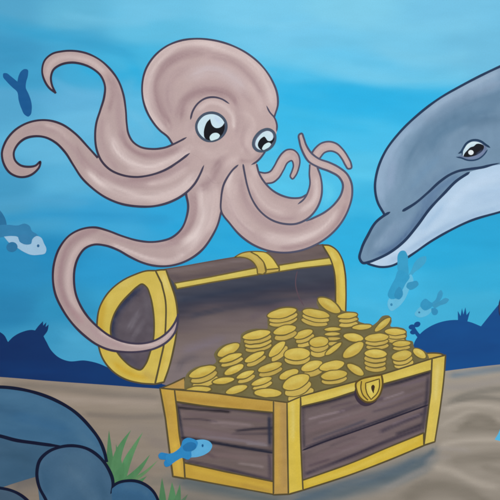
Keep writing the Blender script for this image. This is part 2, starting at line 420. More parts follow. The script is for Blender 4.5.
# ================================================================== TREASURE CHEST (built back to front, coins go in between)
OL = (108, 94, 52)       # olive outline
OL2 = (88, 78, 52)
GOLD = np.array((206, 182, 86.)); GOLDL = (222, 204, 116); GOLDD = (176, 140, 62); GOLDS = np.array((188, 152, 72.))
WOOD = np.array((108, 94, 93.)); WDK = (60, 54, 60); WLT = (140, 124, 128); WBL = (62, 66, 84)
chest = thing('treasure_chest', 'open wooden treasure chest with gold bands and a lid thrown back, full of coins', 'treasure chest', 300, 495)
# ---- lid
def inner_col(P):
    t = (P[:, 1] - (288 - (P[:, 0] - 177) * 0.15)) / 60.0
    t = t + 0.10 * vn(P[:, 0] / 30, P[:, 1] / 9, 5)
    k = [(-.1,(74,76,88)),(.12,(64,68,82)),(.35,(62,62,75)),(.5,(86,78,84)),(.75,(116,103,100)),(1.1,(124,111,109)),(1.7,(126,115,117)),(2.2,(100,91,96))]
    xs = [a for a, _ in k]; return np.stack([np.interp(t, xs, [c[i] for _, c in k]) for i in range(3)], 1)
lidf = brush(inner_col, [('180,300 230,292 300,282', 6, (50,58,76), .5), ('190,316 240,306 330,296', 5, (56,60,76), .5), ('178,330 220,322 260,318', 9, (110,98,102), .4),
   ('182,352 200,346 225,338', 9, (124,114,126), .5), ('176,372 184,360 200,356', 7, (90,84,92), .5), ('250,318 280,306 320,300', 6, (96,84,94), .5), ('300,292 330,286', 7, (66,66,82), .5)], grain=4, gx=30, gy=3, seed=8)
lid = Sheet()
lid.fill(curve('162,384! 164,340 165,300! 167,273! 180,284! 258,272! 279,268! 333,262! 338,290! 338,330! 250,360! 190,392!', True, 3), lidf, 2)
lid.line('297.5,270.5 296,277 295.6,284 297.5,293 301,301 304,306', 1.1, (92, 74, 84), taper=(3, 3))
topf = brush(np.array((108, 94, 92.)), [('165,272 220,264 262,257', 3.5, (126,112,112), .6), ('176,279 220,272 258,265', 4, (92,80,82), .7), ('280,260 330,252', 5, (98,86,86), .6), ('290,254 325,249', 4, (116,102,102), .5), ('166,276 182,278', 5, (84,74,80), .5)], grain=4, gx=30, gy=2.2)
lid.fill(curve('163,269.5! 185,266 210,261.5 240,256.5 275,251 323,244.5! 329,252 333,262! 279,268! 256,271! 176,285! 170,278!', True, 3), topf, 2)
lid.line('163,269.5 185,266 210,261.5 240,256.5 275,251 323,244.5', 1.3, (98, 82, 78))
lido = lid.build('lid', chest)
# gold front edge of the lid
def gold(base=GOLD, st=(), **k): return brush(np.array(base, float), st, grain=3.5, gx=10, gy=6, **k)
r = Sheet()
r.fill(curve('174.5,283.2! 210,277! 257,267.6! 258.5,274.6! 210,282.6! 177,288.8!', True, 3), gold((206,186,92), [('176,285 256,270', 2.4, (220,202,112), .5)]), 2)
r.line('174.5,283.2! 210,277! 257,267.6! 258.5,274.6! 210,282.6! 177,288.8!', 1.4, OL, closed=True)
r.fill(curve('279,265.2! 300,261.8! 331,257.6! 332.5,264.6! 300,268.2! 279.5,271.6!', True, 3), gold((208,188,92), [('280,268 330,260', 2.4, (222,204,112), .5)]), 2)
r.line('279,265.2! 300,261.8! 331,257.6! 332.5,264.6! 300,268.2! 279.5,271.6!', 1.4, OL, closed=True)
r.build('lid_rim', lido)
# clasp strap over the lid
c = Sheet()
A_ = '234,257.5! 241,253.4 249,251.6 258,252! 262,258 264.5,265 265.8,272! 263,274.4! 257.6,273.8! 256.6,267.5 252.5,261.5 246,258 240,257!'
c.fill(curve(A_, True), gold((190,164,84), [('238,255 250,254 260,264', 3, (206,184,100), .6)]), 1.8); c.line(A_, 1.3, OL, closed=True)
B_ = '250,251.6! 258,251.4 266,252.6 272,257.4 276.5,263.5 279.5,268.4! 266.5,269.6! 263.5,262 257.5,255.5!'
c.fill(curve(B_, True), gold((212,188,88), [('258,252 268,256 276,266', 3, (222,204,110), .5)]), 1.8); c.line(B_, 1.3, OL, closed=True)
D_ = '266.5,269.6! 279.5,268.4! 278.8,271.6! 265.4,274!'
c.fill(curve(D_, True), gold((196,168,86)), 1.8); c.line(D_, 1.3, OL, closed=True)
c.build('clasp_strap', lido)
# right hand gold band
b = Sheet()
R_ = '322.5,245! 329,245.4 336.5,250 342,259 345,272 346,290 345.6,316! 336,316! 335.6,302 335.4,284 333.5,268 329.5,257 325,249.5!'
b.fill(curve(R_, True), gold((210,184,84), [('341,262 343,300', 4, (222,200,98), .6), ('330,250 336,262', 3, (222,204,112), .6), ('337,275 337.5,310', 3, (190,158,70), .5)]), 2)
b.line(R_, 1.6, OL2, closed=True); b.build('gold_band', lido)
# half-moon end of the lid
e = Sheet()
E_ = '155.5,270.6! 147,270.8 135,274.5 121,281.5 108,293 99.5,308 97,324 98,343 103,359 112.5,371 125,379 140,383 155,384.2! 160.5,360 163.8,345 165.8,322 165.4,300 161.5,283!'
e.fill(curve(E_, True), gold(GOLD, [('104,300 100,325 104,352', 7, (196,160,58), .6), ('118,288 134,277', 7, (212,190,104), .6), ('112,362 130,374 150,378', 6, (204,166,58), .6), ('158,290 161,320 158,350', 5, (216,190,100), .5), ('146,374 152,378', 7, (178,150,84), .4), ('108,305 112,296', 6, (214,192,96), .5)]), 2)
e.line(E_, 1.7, OL2, closed=True)
e.build('end_frame', lido)
e = Sheet()
I_ = '142,284 146.5,287 150,295 152.8,308 154.2,325 153,342 149.6,354 145.6,364 140.5,369.8 133,367.5 124,360.5 116.5,351 112,340 110.6,329 113.5,316 120,304.5 130,293.5 137.5,286.5'
e.fill(curve(I_, True), brush(np.array((92, 84, 92.)), [('141,286 126,300 114,318 112,335 118,350', 8, (54,58,80), .9), ('146,296 150,320', 6, (104,98,106), .5), ('128,330 140,310', 5, (118,112,120), .5), ('133,338 146,318', 4, (126,120,128), .45),
     ('120,354 136,366', 7, (78,74,88), .6), ('146,340 143,360', 6, (108,96,106), .5), ('126,340 140,344', 6, (88,80,90), .5)], grain=5, gx=6, gy=5, var=.5), 1.8)
e.line(I_, 1.7, OL2, closed=True); e.build('end_panel', lido)
b = Sheet()
S_ = '155.5,270.6! 161,269.8 166,269.8! 171,284 175.4,298 177.6,314 176.8,330 173.4,350 168.6,369 164,382! 155,384.2! 160.5,360 163.8,345 165.8,322 165.4,300 161.5,283!'
b.fill(curve(S_, True), gold((210,186,92), [('162,275 169,292', 4, (222,206,128), .6), ('172,300 173,330', 3, (218,196,90), .5), ('160,372 164,350', 4, (196,164,62), .5)]), 1.8)
b.line(S_, 1.8, OL2, closed=True); b.build('gold_band', lido)

# ---- back corner pieces of the box, seen behind the coins
b = Sheet()
K_ = '161,388.2! 172,383.6 184.5,377.6! 186.5,389.8! 172,389!'
b.fill(curve(K_, True), gold((182,146,80)), 2); b.line(K_, 1.5, OL2, closed=True)
b.build('back_rail', chest)
b = Sheet()
K_ = '424,353.5! 434,353 441,353.8 445.5,356! 434,361! 426,361!'
b.fill(curve(K_, True), gold((200,168,80)), 2); b.line(K_, 1.5, OL2, closed=True)
b.build('back_rail', chest)

# ================================================================== COINS
HP = '184.5,391! 184.5,381 187,373.5 193,368.5 203,365.2 213,364.5 216,362 214,354.5 219,347.5 228,343.4 240,342.8 241.5,334 246,331 256,328.6 267,329 267.6,318 270,312.5 278,308.6 288,306.8 296,308.4 300,311.5 305,308 314,308 318.6,309 316.6,302 319.6,297 327,298 336,303 343,310.6 352,311.8 357,314 358.6,321 364,323.2 372,325.4 377,322 383,315.8 389.6,316 391.6,321 390.4,326 398,327 405,329.4 407,335 406,339.5 412.6,341.4 414.4,347.5 421,349 427,353.4 430,361! 380,377! 340,389! 300,401! 287,404! 262,401! 220,395!'
s = Sheet(); s.fill(curve(HP, True), brush(np.array((114, 105, 70.)), [('200,380 260,370 320,362', 14, (114,106,72), .4), ('330,330 400,350', 12, (102,94,66), .4)], grain=4), 2)
tag(s.build('coin_heap_shade'), 'olive brown painted shade of the heap between the gold coins in the chest', 'coin heap shade', kind='stuff')  # olive sheet paints the shade in the gaps between the coins
PILES = [  # cx, cy, rx, ry, tilt, coins, drop between coins, where
 (329.2,305.4,12.6,5.2,-31,1,0,'leaning up against the right hand band of the lid'),
 (282,313,14.5,4.7,12,3,4.1,'highest stack left of the thin line'),
 (316,313.5,13.4,4.1,-10,3,4.1,'right-tilted stack just right of the thin dark line'),
 (347.4,315.6,9.8,3.0,6,3,4.2,'small stack at the top right beside the lid band'),
 (382.7,324.7,9.9,3.2,41,1,0,'standing on edge against the blue water'),
 (361.7,327,9.6,2.7,5,1,0,'lying flat on the skyline just left of the upright coin'),
 (303.3,334,9.8,3.9,20,3,4.2,'short stack under the gap between the highest stacks'),
 (284.7,330,11.4,4.4,15,2,5.2,'pair right under the highest middle stack'),
 (395.3,331.7,10.2,3.4,-2,3,4.0,'stack on the right skyline, right of the upright coin'),
 (332.7,329.2,8.2,2.2,3,4,4.6,'narrow stack below the coin leaning on the lid band'),
 (256.7,334.8,13.8,4.3,11,4,4.1,'tall stack of four on the left shoulder of the heap'),
 (353.3,337.3,10,4.2,-9,1,0,'tilted right, under the small stack by the lid band'),
 (376.7,337.6,11.6,3.9,5,3,4.2,'wide stack below the upright coin'),
 (318.7,341.8,9.4,4.9,7,3,5.0,'plump oval stack in the upper middle'),
 (401.6,343.6,9,2.9,4,2,3.8,'flat pair at the right end above the last stack'),
 (228.4,350,12,4.9,27,1,0,'tilted, at the left skyline below the tall stack of four'),
 (277,349,10.6,4.2,43,2,4.6,'steeply tilted pair in the middle of the heap'),
 (333.4,348.8,10,2.9,37,1,0,'thin and steeply tilted, right of the plump stack'),
 (353.3,350,11.9,5.3,35,1,0,'broad tilted one left of the stack of four on the right'),
 (375.7,353.7,11,4.5,-2,4,4.5,'stack of four above the lock'),
 (401.6,355.5,10,4.8,13,3,4.0,'stack nearest the right corner post'),
 (419.6,353.4,7.2,3.7,-32,1,0,'last one at the right tip of the heap'),
 (297,354,12.6,6,4,2,4.6,'big round pair in the very middle of the heap'),
 (254.6,356.7,10.6,3.4,27,2,4.0,'tilted pair just under the tall stack of four'),
 (230.5,357.8,11.8,3.5,18,2,4.0,'pair just under the tilted left skyline one'),
 (311.7,365.8,10.9,4.7,19,2,5.6,'pair below the big round pair'),
 (332,365.8,12.5,4.7,12,1,0,'long one in the second row above the front rim'),
 (270,367.2,12,3.8,17,2,4.4,'wide tilted pair two rows above the left rim'),
 (234,369.6,10.4,3.9,25,1,0,'tilted single in the third row on the left'),
 (355.4,369.5,9.4,4.0,-33,1,0,'tilted left, next to the lock above the rim'),
 (202.5,371.7,13.8,4.8,19,3,5.0,'stack at the far left end of the heap'),
 (289,374.2,9.9,4.2,23,1,0,'bean shaped one above the front corner'),
 (245.2,374.6,9.4,3.2,22,2,4.2,'small tilted pair in the second row on the left'),
 (334,375,12.8,4.6,8,2,4.6,'almond shaped pair right on the front rim'),
 (223.5,380.5,10.8,3.4,8,1,0,'flat one in the second row on the left'),
 (261.6,381.2,10.4,3.2,19,2,4.2,'thin tilted pair just above the bottom row'),
 (296,382,13.8,6.6,23,3,6.2,'largest coins leaning over the front corner'),
 (198.4,389.6,12.4,3.4,3,1,0,'half hidden one in the bottom left corner of the heap'),
 (236.8,389.4,11,3.8,16,1,0,'tilted one in the bottom row behind the left rim'),
 (268,392.8,13.4,4.3,-1,1,0,'wide flat one in the bottom row left of the front corner'),
]
ORD = ['topmost', 'second', 'third', 'fourth']
rng = random.Random(4)
for (cx, cy, rx, ry, an, n, dr, where) in PILES:
    rx *= 1.06; ry *= 1.1; dr *= 1.04
    for k in reversed(range(n)):
        px = cx + (0.9 * math.sin(math.radians(an)) * dr * k) + (rng.uniform(-.5, .5) if k else 0)
        s = Sheet()
        P = ellipse(px, cy + dr * k, rx - (0.25 * k), ry * (1 if k == 0 else .96), an, pw=1.9 + rng.uniform(-.12, .16))
        P = P + 0.25 * np.stack([vn(P[:, 0] / 5, P[:, 1] / 5, 9), vn(P[:, 0] / 5, P[:, 1] / 5, 10)], 1)
        a = math.radians(-an); ux, uy = math.cos(a), math.sin(a)
        j = rng.uniform(-7, 7); bc = np.array((202 + j, 176 + j, 84 + j * .5))
        if k == 0:
            st = [(f'{px-ux*rx*.5:.1f},{cy-uy*rx*.5-ry*.25:.1f} {px+ux*rx*.5:.1f},{cy+uy*rx*.5-ry*.25:.1f}', ry * .8, (218,202,112), rng.uniform(.35, .75)),
                  (f'{px-ux*rx*.8:.1f},{cy-uy*rx*.8+ry*.4:.1f} {px+ux*rx*.4:.1f},{cy+uy*rx*.4+ry*.6:.1f}', ry * .6, (190,158,68), .5)]
        else:
            bc = bc + np.array((-6, -6, 4.)); st = []
        s.fill(P, brush(bc, st, grain=4, gx=5, gy=3), 1.6)
        s.line(P, 1.25, (106, 94, 56), closed=True, wob=.35)
        if n == 1: lab = f'gold coin {where}'
        else: lab = f'gold coin {ORD[k]} in the {where}'
        tag(s.build('gold_coin', mat=GLOSS), lab, 'coin', 'gold coins heaped in the treasure chest')

# ================================================================== CHEST BOX
def wood(strokes, seed=3, slope=0.0, base=WOOD):
    def b(P):
        y = P[:, 1] - slope * P[:, 0]
        t = vn(P[:, 0] / 42, y / 3.6, seed) * .6 + vn(P[:, 0] / 18, y / 1.8, seed + 1) * .4
        t2 = vn(P[:, 0] / 60, y / 9, seed + 2)
        return np.array(base, float) + (t * 9)[:, None] * np.array((1, 1, .9)) + (t2 * 7)[:, None] * np.array((1, .8, 1))
    return brush(b, strokes, grain=2, gx=20, gy=2, var=.5)
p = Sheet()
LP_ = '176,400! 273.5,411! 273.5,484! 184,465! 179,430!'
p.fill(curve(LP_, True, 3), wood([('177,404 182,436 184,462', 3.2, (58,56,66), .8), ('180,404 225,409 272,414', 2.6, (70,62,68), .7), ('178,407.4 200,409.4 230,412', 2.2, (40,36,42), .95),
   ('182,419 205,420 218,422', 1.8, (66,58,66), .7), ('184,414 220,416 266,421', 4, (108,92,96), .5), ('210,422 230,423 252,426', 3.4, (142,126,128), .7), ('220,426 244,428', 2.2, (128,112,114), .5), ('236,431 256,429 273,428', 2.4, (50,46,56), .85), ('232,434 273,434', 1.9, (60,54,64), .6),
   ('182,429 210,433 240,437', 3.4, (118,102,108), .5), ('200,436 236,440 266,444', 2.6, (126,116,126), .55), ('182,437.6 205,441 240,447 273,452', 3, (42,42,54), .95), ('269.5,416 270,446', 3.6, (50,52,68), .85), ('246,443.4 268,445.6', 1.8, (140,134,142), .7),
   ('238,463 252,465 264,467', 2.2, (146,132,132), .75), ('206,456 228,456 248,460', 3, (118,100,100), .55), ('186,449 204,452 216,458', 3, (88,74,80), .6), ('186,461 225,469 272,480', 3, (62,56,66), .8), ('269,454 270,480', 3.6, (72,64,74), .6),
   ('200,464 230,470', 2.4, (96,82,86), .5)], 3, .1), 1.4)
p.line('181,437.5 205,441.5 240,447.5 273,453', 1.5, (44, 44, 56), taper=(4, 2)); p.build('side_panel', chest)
p = Sheet()
FP_ = '301,404! 358,390! 431,369! 430,400! 423.5,435! 350,465! 302,482!'
p.fill(curve(FP_, True, 3), wood([('302,407.5 330,401 358,393 400,382 430,372', 3, (56,51,60), .85), ('303.5,408 304,448', 2.6, (64,58,66), .6), ('303.5,454 304,478', 2.4, (70,62,68), .5), ('428,376 426,400 422,430', 3.4, (64,58,68), .65),
   ('306,448 325,440.6 350,431 385,418.6 428,402', 3, (50,48,62), .85), ('309,419 325,415 345,410.4', 1.9, (142,126,130), .75), ('318,423 334,419 350,415', 1.8, (126,110,114), .6), ('356,404 372,399 386,398', 2, (128,112,118), .5), ('383,399 394,395.4 404,392', 1.8, (152,138,144), .8), ('376,406 400,398 424,390', 3, (120,106,114), .5),
   ('338,412 360,405 384,398', 3, (86,74,84), .6), ('308,431 340,422 370,412', 4, (118,100,102), .55), ('312,440 340,430 366,420', 2.4, (78,74,86), .65), ('330,408 352,402', 2.4, (90,76,84), .6), ('372,412 400,404 424,395', 2.2, (82,72,82), .55), ('400,386 426,379', 2.6, (110,96,106), .5),
   ('305,474 350,457 385,442 422,428', 3.2, (54,48,62), .8), ('318,457 340,449 360,442', 3.2, (116,98,102), .55), ('340,452 372,440', 2.2, (124,108,112), .5), ('380,432 400,423 424,413', 3.4, (60,54,68), .85), ('392,424 408,418 420,414', 1.8, (122,108,116), .6), ('396,434 422,424', 2.6, (46,42,56), .7),
   ('308,466 330,459', 2.4, (86,72,80), .6), ('330,446 356,437', 2, (92,80,86), .5), ('312,452 330,446', 2, (126,108,108), .4)], 13, -.34, base=(109, 95, 96)), 1.4)
p.line('302,450.5 325,441.5 350,433 385,420.5 429,404.5', 1.6, (44, 40, 54), taper=(3, 4)); p.build('front_panel', chest)
# shadowed blue-purple patch under the lock is painted on the panel's planks
def rail(poly, fn, name='rail', label=None, lines=None, w_=1.6):
    s = Sheet(); s.fill(curve(poly, True, 3), fn, 1.8); s.line(poly, w_, OL2, closed=True)
    o = s.build(name, chest)
    if label: o['label'] = label
    return o
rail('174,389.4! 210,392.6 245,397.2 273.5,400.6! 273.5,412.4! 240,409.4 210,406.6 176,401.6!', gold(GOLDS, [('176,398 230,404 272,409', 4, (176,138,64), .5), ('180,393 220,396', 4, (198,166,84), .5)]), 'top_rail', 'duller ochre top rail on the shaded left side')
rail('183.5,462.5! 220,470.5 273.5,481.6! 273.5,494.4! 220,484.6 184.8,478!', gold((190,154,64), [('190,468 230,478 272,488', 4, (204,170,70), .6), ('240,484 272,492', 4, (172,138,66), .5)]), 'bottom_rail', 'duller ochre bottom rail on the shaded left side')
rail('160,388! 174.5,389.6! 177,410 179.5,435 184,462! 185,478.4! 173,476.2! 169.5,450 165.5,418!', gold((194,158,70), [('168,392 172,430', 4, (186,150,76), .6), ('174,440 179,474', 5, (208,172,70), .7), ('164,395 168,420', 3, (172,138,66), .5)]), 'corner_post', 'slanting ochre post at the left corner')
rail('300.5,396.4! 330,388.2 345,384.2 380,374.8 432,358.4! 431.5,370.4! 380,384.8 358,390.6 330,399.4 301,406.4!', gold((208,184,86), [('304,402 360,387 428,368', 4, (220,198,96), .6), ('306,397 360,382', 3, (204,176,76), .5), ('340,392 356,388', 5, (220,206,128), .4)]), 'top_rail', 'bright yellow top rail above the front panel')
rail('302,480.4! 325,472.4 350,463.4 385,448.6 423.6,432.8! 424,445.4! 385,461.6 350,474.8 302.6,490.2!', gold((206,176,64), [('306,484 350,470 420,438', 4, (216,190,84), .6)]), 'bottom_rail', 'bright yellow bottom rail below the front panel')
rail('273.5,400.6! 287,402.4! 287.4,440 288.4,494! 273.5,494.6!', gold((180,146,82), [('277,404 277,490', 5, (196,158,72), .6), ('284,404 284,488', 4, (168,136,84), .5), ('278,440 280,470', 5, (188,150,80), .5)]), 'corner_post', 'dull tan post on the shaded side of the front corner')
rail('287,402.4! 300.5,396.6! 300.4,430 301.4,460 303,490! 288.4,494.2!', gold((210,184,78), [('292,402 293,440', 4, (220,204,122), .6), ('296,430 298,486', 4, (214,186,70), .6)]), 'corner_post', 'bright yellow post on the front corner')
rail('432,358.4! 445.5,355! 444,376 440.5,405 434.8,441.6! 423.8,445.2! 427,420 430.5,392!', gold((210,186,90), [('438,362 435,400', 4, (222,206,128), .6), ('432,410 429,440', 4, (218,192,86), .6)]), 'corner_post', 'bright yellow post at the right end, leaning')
# dark sheet painted as the lock's shadow, then the lock
s = Sheet()
s.fill(curve('355.5,388 354.6,395 358,402 364.5,406 371,404.8 377,400 376,394 366,388', True), brush(np.array((62,52,66.)), grain=2), 1.8)
s.build('lock_shadow', chest)
lk = Sheet()
K1 = '356.2,382.6 360,379.6 370,376.6 381.4,374.6! 382.6,381 381.8,389 378.6,396.4 372.5,401.6 366.5,402 360,397.6 356.6,390.6'
lk.fill(curve(K1, True), gold((196,168,72), [('358,384 360,394', 3, (214,190,88), .7), ('366,378 380,376', 3, (212,190,96), .6)]), 1.5); lk.line(K1, 1.9, (92, 76, 44), closed=True)
lk.line('361.4,381.4 360.8,388 363,395 367.6,399.8', 1.3, (92, 76, 44))
K2 = '365.6,383! 379.2,378.8! 379.4,386 377.4,392.6 371,399.4! 367,393.5 365.6,388!'
lk.fill(curve(K2, True), gold((212,190,88), [('368,384 372,394', 3, (222,206,122), .6)]), 1.5); lk.line(K2, 1.2, (92, 76, 44), closed=True)
lo = lk.build('lock', chest, mat=GLOSS)
kh = Sheet(); kh.fill(curve('372.9,384.6 374.7,386.2 374.4,388.6 373.9,391 373.6,393.4 372.4,391.6 371.4,389.2 371.3,386.2', True), brush(np.array((60,46,34.)), grain=1), 1); kh.build('keyhole', lo)

# ================================================================== DOLPHIN
dol = thing('dolphin', 'large grey dolphin with pale belly swimming in from the right edge', 'dolphin', 560, 330)
DL = (40, 62, 92)
def dcol(P): return np.tile(np.array((118, 147, 173.)), (len(P), 1))
df = brush(dcol, [
 ('500,72 470,86 440,103 415,122 396,142 384,165 380,190 382,204', 20, (148,174,200), .85), ('505,68 480,80 450,96 420,116', 9, (162,184,206), .55),
 ('500,84 470,96 445,110 425,124', 9, (136,156,180), .6), ('510,95 470,108 440,124 418,146 405,172', 17, (98,130,157), .7), ('500,112 465,120 440,136 424,160', 12, (92,126,154), .6),
 ('520,118 480,122 462,130', 12, (94,124,150), .5), ('430,150 410,178 396,200', 16, (122,152,178), .6), ('445,140 455,134 468,126', 4, (132,158,182), .5), ('440,156 424,172 410,190', 8, (112,146,176), .5),
 ('454,168 435,180 415,198', 7, (104,134,164), .5), ('490,155 510,150', 8, (112,142,166), .6), ('394,160 390,190', 8, (148,170,198), .6), ('404,150 396,190', 6, (128,156,182), .5),
 ('389,218 376,236 368,254', 9, (104,132,158), .6), ('398,222 384,238 374,250', 7, (138,162,188), .55), ('412,214 398,228 384,244', 7, (124,150,178), .5), ('376,257 392,249 406,236 422,214 440,196', 9, (84,112,148), .65), ('420,206 440,188 458,176', 7, (92,122,158), .6),
], grain=2.4, gx=5, gy=9, seed=14)
d = Sheet()
d.fill(curve('660,60! 620,48 560,50 520,58 500,66.5 480,76 460,86.5 440,98 420,113 400,132 385,152 377,172 375,188 377.6,202 383.5,213.5! 376,222 368,235 361.5,249 359.8,259 362.6,262.6! 376,262! 420,235! 470,190! 510,176! 660,150!', True), df, 2.2)
bel = 'M'
BEL = '363,262.6! 376,259.4 390,252.4 404,241.4 417,226 430,208.5 444,193.5 457,180.5 470,172 482,168.5 491,166 505,164 560,160 660,150! 660,215! 600,200 560,200 520,206 500,212 470,221 448,231.5 430,242 412,254.5 400,262 391,266 381,267 371,264.6!'
d.fill(curve(BEL, True), brush(np.array((180, 206, 230.)), [('380,262 410,246 440,214 470,186 500,176', 12, (194,216,238), .6), ('390,262 420,244 450,226 500,208', 6, (156,186,216), .6), ('420,232 445,205', 8, (160,192,222), .5), ('470,200 510,190', 14, (168,196,224), .5), ('480,178 510,172', 6, (190,214,238), .6), ('372,263 385,262', 4, (196,214,232), .6)], grain=2, gx=8, gy=4), 2.2)
lv = d.level
d.line('660,60 620,48 560,50 520,58 500,66.5 480,76 460,86.5 440,98 420,113 400,132 385,152 377,172 375,188 377.6,202 384,213.8', 2.47, (38, 58, 88))
d.line('390.5,211.8 384,215.6 376,222 368,235 361.5,249 359.8,259 362.6,262.8 369,262 376,259.4 390,252.4 404,241.4 417,226 430,208.5 444,193.5 457,180.5 470,172', 2.73, (38, 58, 88), taper=(3, 3))
d.line('402,211.4 415,203.4 428,192.5 440,181.5 450,174.6 458,171.2 470,169 482,167.4 492,164.8 500,163', 2.60, (38, 58, 88), taper=(2, 14))
d.line('366,263 371,264.8 381,267 391,266 400,262 412,254.5 430,242 448,231.5 470,221 500,212 520,206 560,200 600,200 660,215', 2.34, (38, 58, 88), taper=(2, 0))
d.build('body', dol)
e = Sheet()
e.fill(curve('458.6,156.4! 462.4,154 463,149.6 466,144.2 471,140.8 477,140.6 482,142.6 486,146.4 487,149! 484,154 479,157.6 473,159.4 467,159.2 462,157.4', True), brush(np.array((108,124,156.)), [('468,158 478,156 485,150', 2, (128,144,176), .5)], grain=1.5), 1.2)
e.fill(curve('462.7,156.2! 463.4,150.6 466.4,145.2 471.2,142 477,141.9 481.4,143.6 484.4,146.8! 480,151 470,155', True), brush(np.array((200,224,236.)), [('466,148 471,143 480,143', 2, (222,238,246), .6)], grain=1), 1.2)
e.line('458,153.6 461,152 463.2,148.4 466.6,143.4 471.5,140.5 477.4,140.2 482,142 485.4,144.6 490.4,147.8', 2.1, (34,60,90), taper=(3, 3))
e.line('463.4,147 462.2,151.4 462.4,156', 1.2, (40,66,96), taper=(2, 2))
e.line('456,157 461,157.8 467,160 473,160.3 479,158.6 484,154.6 487.7,149.4', 1.5, (38,66,98), taper=(3, 3))
eo = e.build('eye', dol)
q = Sheet(); q.fill(curve('463.6,156.4 465,152.8 467.4,150.2 470.3,147.4 473.8,146.2 476.3,144 480,143.8 484,146.2 482.6,150.6 478.4,154 472,156.4 467,157', True), brush(np.array((14,20,32.)), [('476,155 483,150', 2, (70,80,108), .6)], grain=1), 1); q.build('pupil', eo)
q = Sheet(); q.fill(ellipse(470.9, 152.5, 2.7, 2.5, 0), brush(np.array((226,238,246.)), grain=1), 1); q.build('highlight', eo)

# ================================================================== FISH
def fish(label, x, y, parts, group='small fish swimming round the chest'):
    r_ = thing('fish', label, 'fish', x, y, group)
    for nm, poly, col in parts:
        s = Sheet(); P = curve(poly, True) if isinstance(poly, str) else poly
        s.fill(P, brush(np.array(col, float), grain=2.2, gx=6, gy=4), 1.5); s.build(nm, r_)
    return r_
s = Sheet()
s.fill(curve('3.4,73.4 6.5,73.2 11,76.4 17.4,81.6! 18.6,76 21,71.4 24.6,69 27.6,69.6 28,75 26.2,82 25.8,87.6 28.6,94 31.2,101.6 31.8,109 30.4,115 28.4,116.6 25,115 21.4,108.6 18.6,100 17.2,92 12,87 6.6,81.4 3,76.4', True), brush(np.array((30, 90, 146.)), [('22,95 26,110', 5, (26,86,144), .5)], grain=2), 1.6)
tag(s.build('fish'), 'plain dark blue fish silhouette diving with its forked tail up', 'fish', 'small fish swimming round the chest')
fish('pale faced fish with a blue back at the left edge of the picture', 15, 258, [
  ('tail', '-22,200 -8,204 1,211.6 5,218 6.6,225 3,233 -3,240 -14,246 -24,240 -12,226', (46,112,156)),
  ('body', '-2,226 8,224.8 18,225.4 25,223.6 30,226.4 31.6,230.6 36.6,234 38.6,236.6 34,241 26,242 18,238.6 8,236.4 -3,237', (56,128,172)),
  ('belly', '4,236.6! 12,236 18,237.2 19.6,241.6 26,244.4 31,243.8 32.4,239.2 37,236 41,237.6 44,243.4 46.4,249.6 45.4,253 39,254.8 31,254.8 24,252 17,247.6 9,242.6', (156,192,218)),
  ('fin', ellipse(12, 247, 5.6, 5, 10), (48,116,160)),
  ('fin', '18.4,236.6 22,234.4 27,235.2 31,239 31,243.6 26,244.6 21,242.6', (58,126,170)),
  ('eye', ellipse(38.2, 245.8, 1.3, 1.5, 0), (50,102,146))])
fish('teal fish with a pale belly diving below the chin of the dolphin', 395, 311, [
  ('tail', '406,279 411,271 415,262 421,257 426,256.4 426.4,260 422,266.6 415,272 409,278', (66,164,204)),
  ('tail', '397.4,262 398.2,254 401,250.8 404.6,250.8 407.4,255 408,264 407.4,276 403,278 398.6,272', (58,158,200)),
  ('belly', '411,274.4 413.4,280 409.4,289 404,300.6 397,308 391,311 388,307 388,300.6 391,296.6 398,299 402,291 406,281', (104,188,222)),
  ('body', '399,270 405,272 409.6,276.4 405.4,284 401.4,291.6 396,298.4 390,298.6 388,295.6 390.6,287 395,278.6', (54,156,200)),
  ('fin', '394.6,297 396,290 399.6,286.6 402.2,290 402.6,295.6 399,299.4', (52,144,188)),
  ('fin', '406.4,287 407.6,283 412,281.6 417,281 418.6,284 415,288 410,289.6', (58,150,192)),
  ('eye', ellipse(391.4, 304.6, 1.2, 1.4, 0), (54,134,176))])
fish('tiny teal fish with raised forked tail above the right hill', 424, 317, [
  ('tail', '431,305 436,299 438.6,292 441,290 442.8,293 441.4,298.4 437,304 433,307', (60,152,194)),
  ('tail', '433,306 440,301 446,298 449,299.4 447,302.6 440,305.4 434,308', (62,150,190)),
  ('belly', '414.6,314.4 417,310 421,306.6 427,309 432,309 430,313 425,316.4 419,317.4', (98,184,218)),
  ('body', '420.4,306 422,301 425.6,298.6 429.6,301.4 433,304 430,308.4 424.6,310.4', (54,150,194)),
  ('fin', '431.4,308.6 435,308 438,311 436.6,314.6 433.4,314.8 431.6,311.6', (54,142,186)),
  ('eye', ellipse(419.2, 312.4, 1.0, 1.0, 0), (52,120,160))])
fish('bright blue fish with pale blue head before the left corner of the chest', 188, 466, [
  ('tail', '158.4,455 160.6,452.6 165,453 170,454.6 170.6,459 164.6,459.6 159.6,458.4', (44,126,184)),
  ('tail', '164,462.6 167,458.6 172,457.6 173,462 169.4,466 165.6,466.6', (44,128,186)),
  ('head', '190,442! 197,440 204,439.6 209.4,441.4 212.2,445.2 210.6,450 205,454.4 198,456.8 189.6,457.6!', (92,170,214)),
  ('body', '166,455.4 174,452.2 180.6,446.6 183.2,440 187.4,437.8 193,438.8 197.6,441.6 196,448 191.4,451.4 191.4,456.4 188.6,459.4 182,457.8 176.6,460.6 170,464 166.6,461', (50,134,190)),
  ('fin', '182.6,447 186,443.4 192,442 196.2,444.4 195.6,448.2 190,451.2 184.6,450.6', (40,112,166)),
  ('eye', ellipse(202.6, 445.6, 1.0, 1.5, 0), (30,90,140))])
fish('bright cyan fish mostly cut off by the lower right edge', 515, 455, [
  ('body', '494.6,439.6! 498,434 501,427.6 508,422 520,420 534,426 540,436 532,446 518,449 506,443 500,441', (84,180,222)),
  ('tail', '534,432 544,424 552,422 550,434 554,446 544,446 534,442', (50,134,190))])

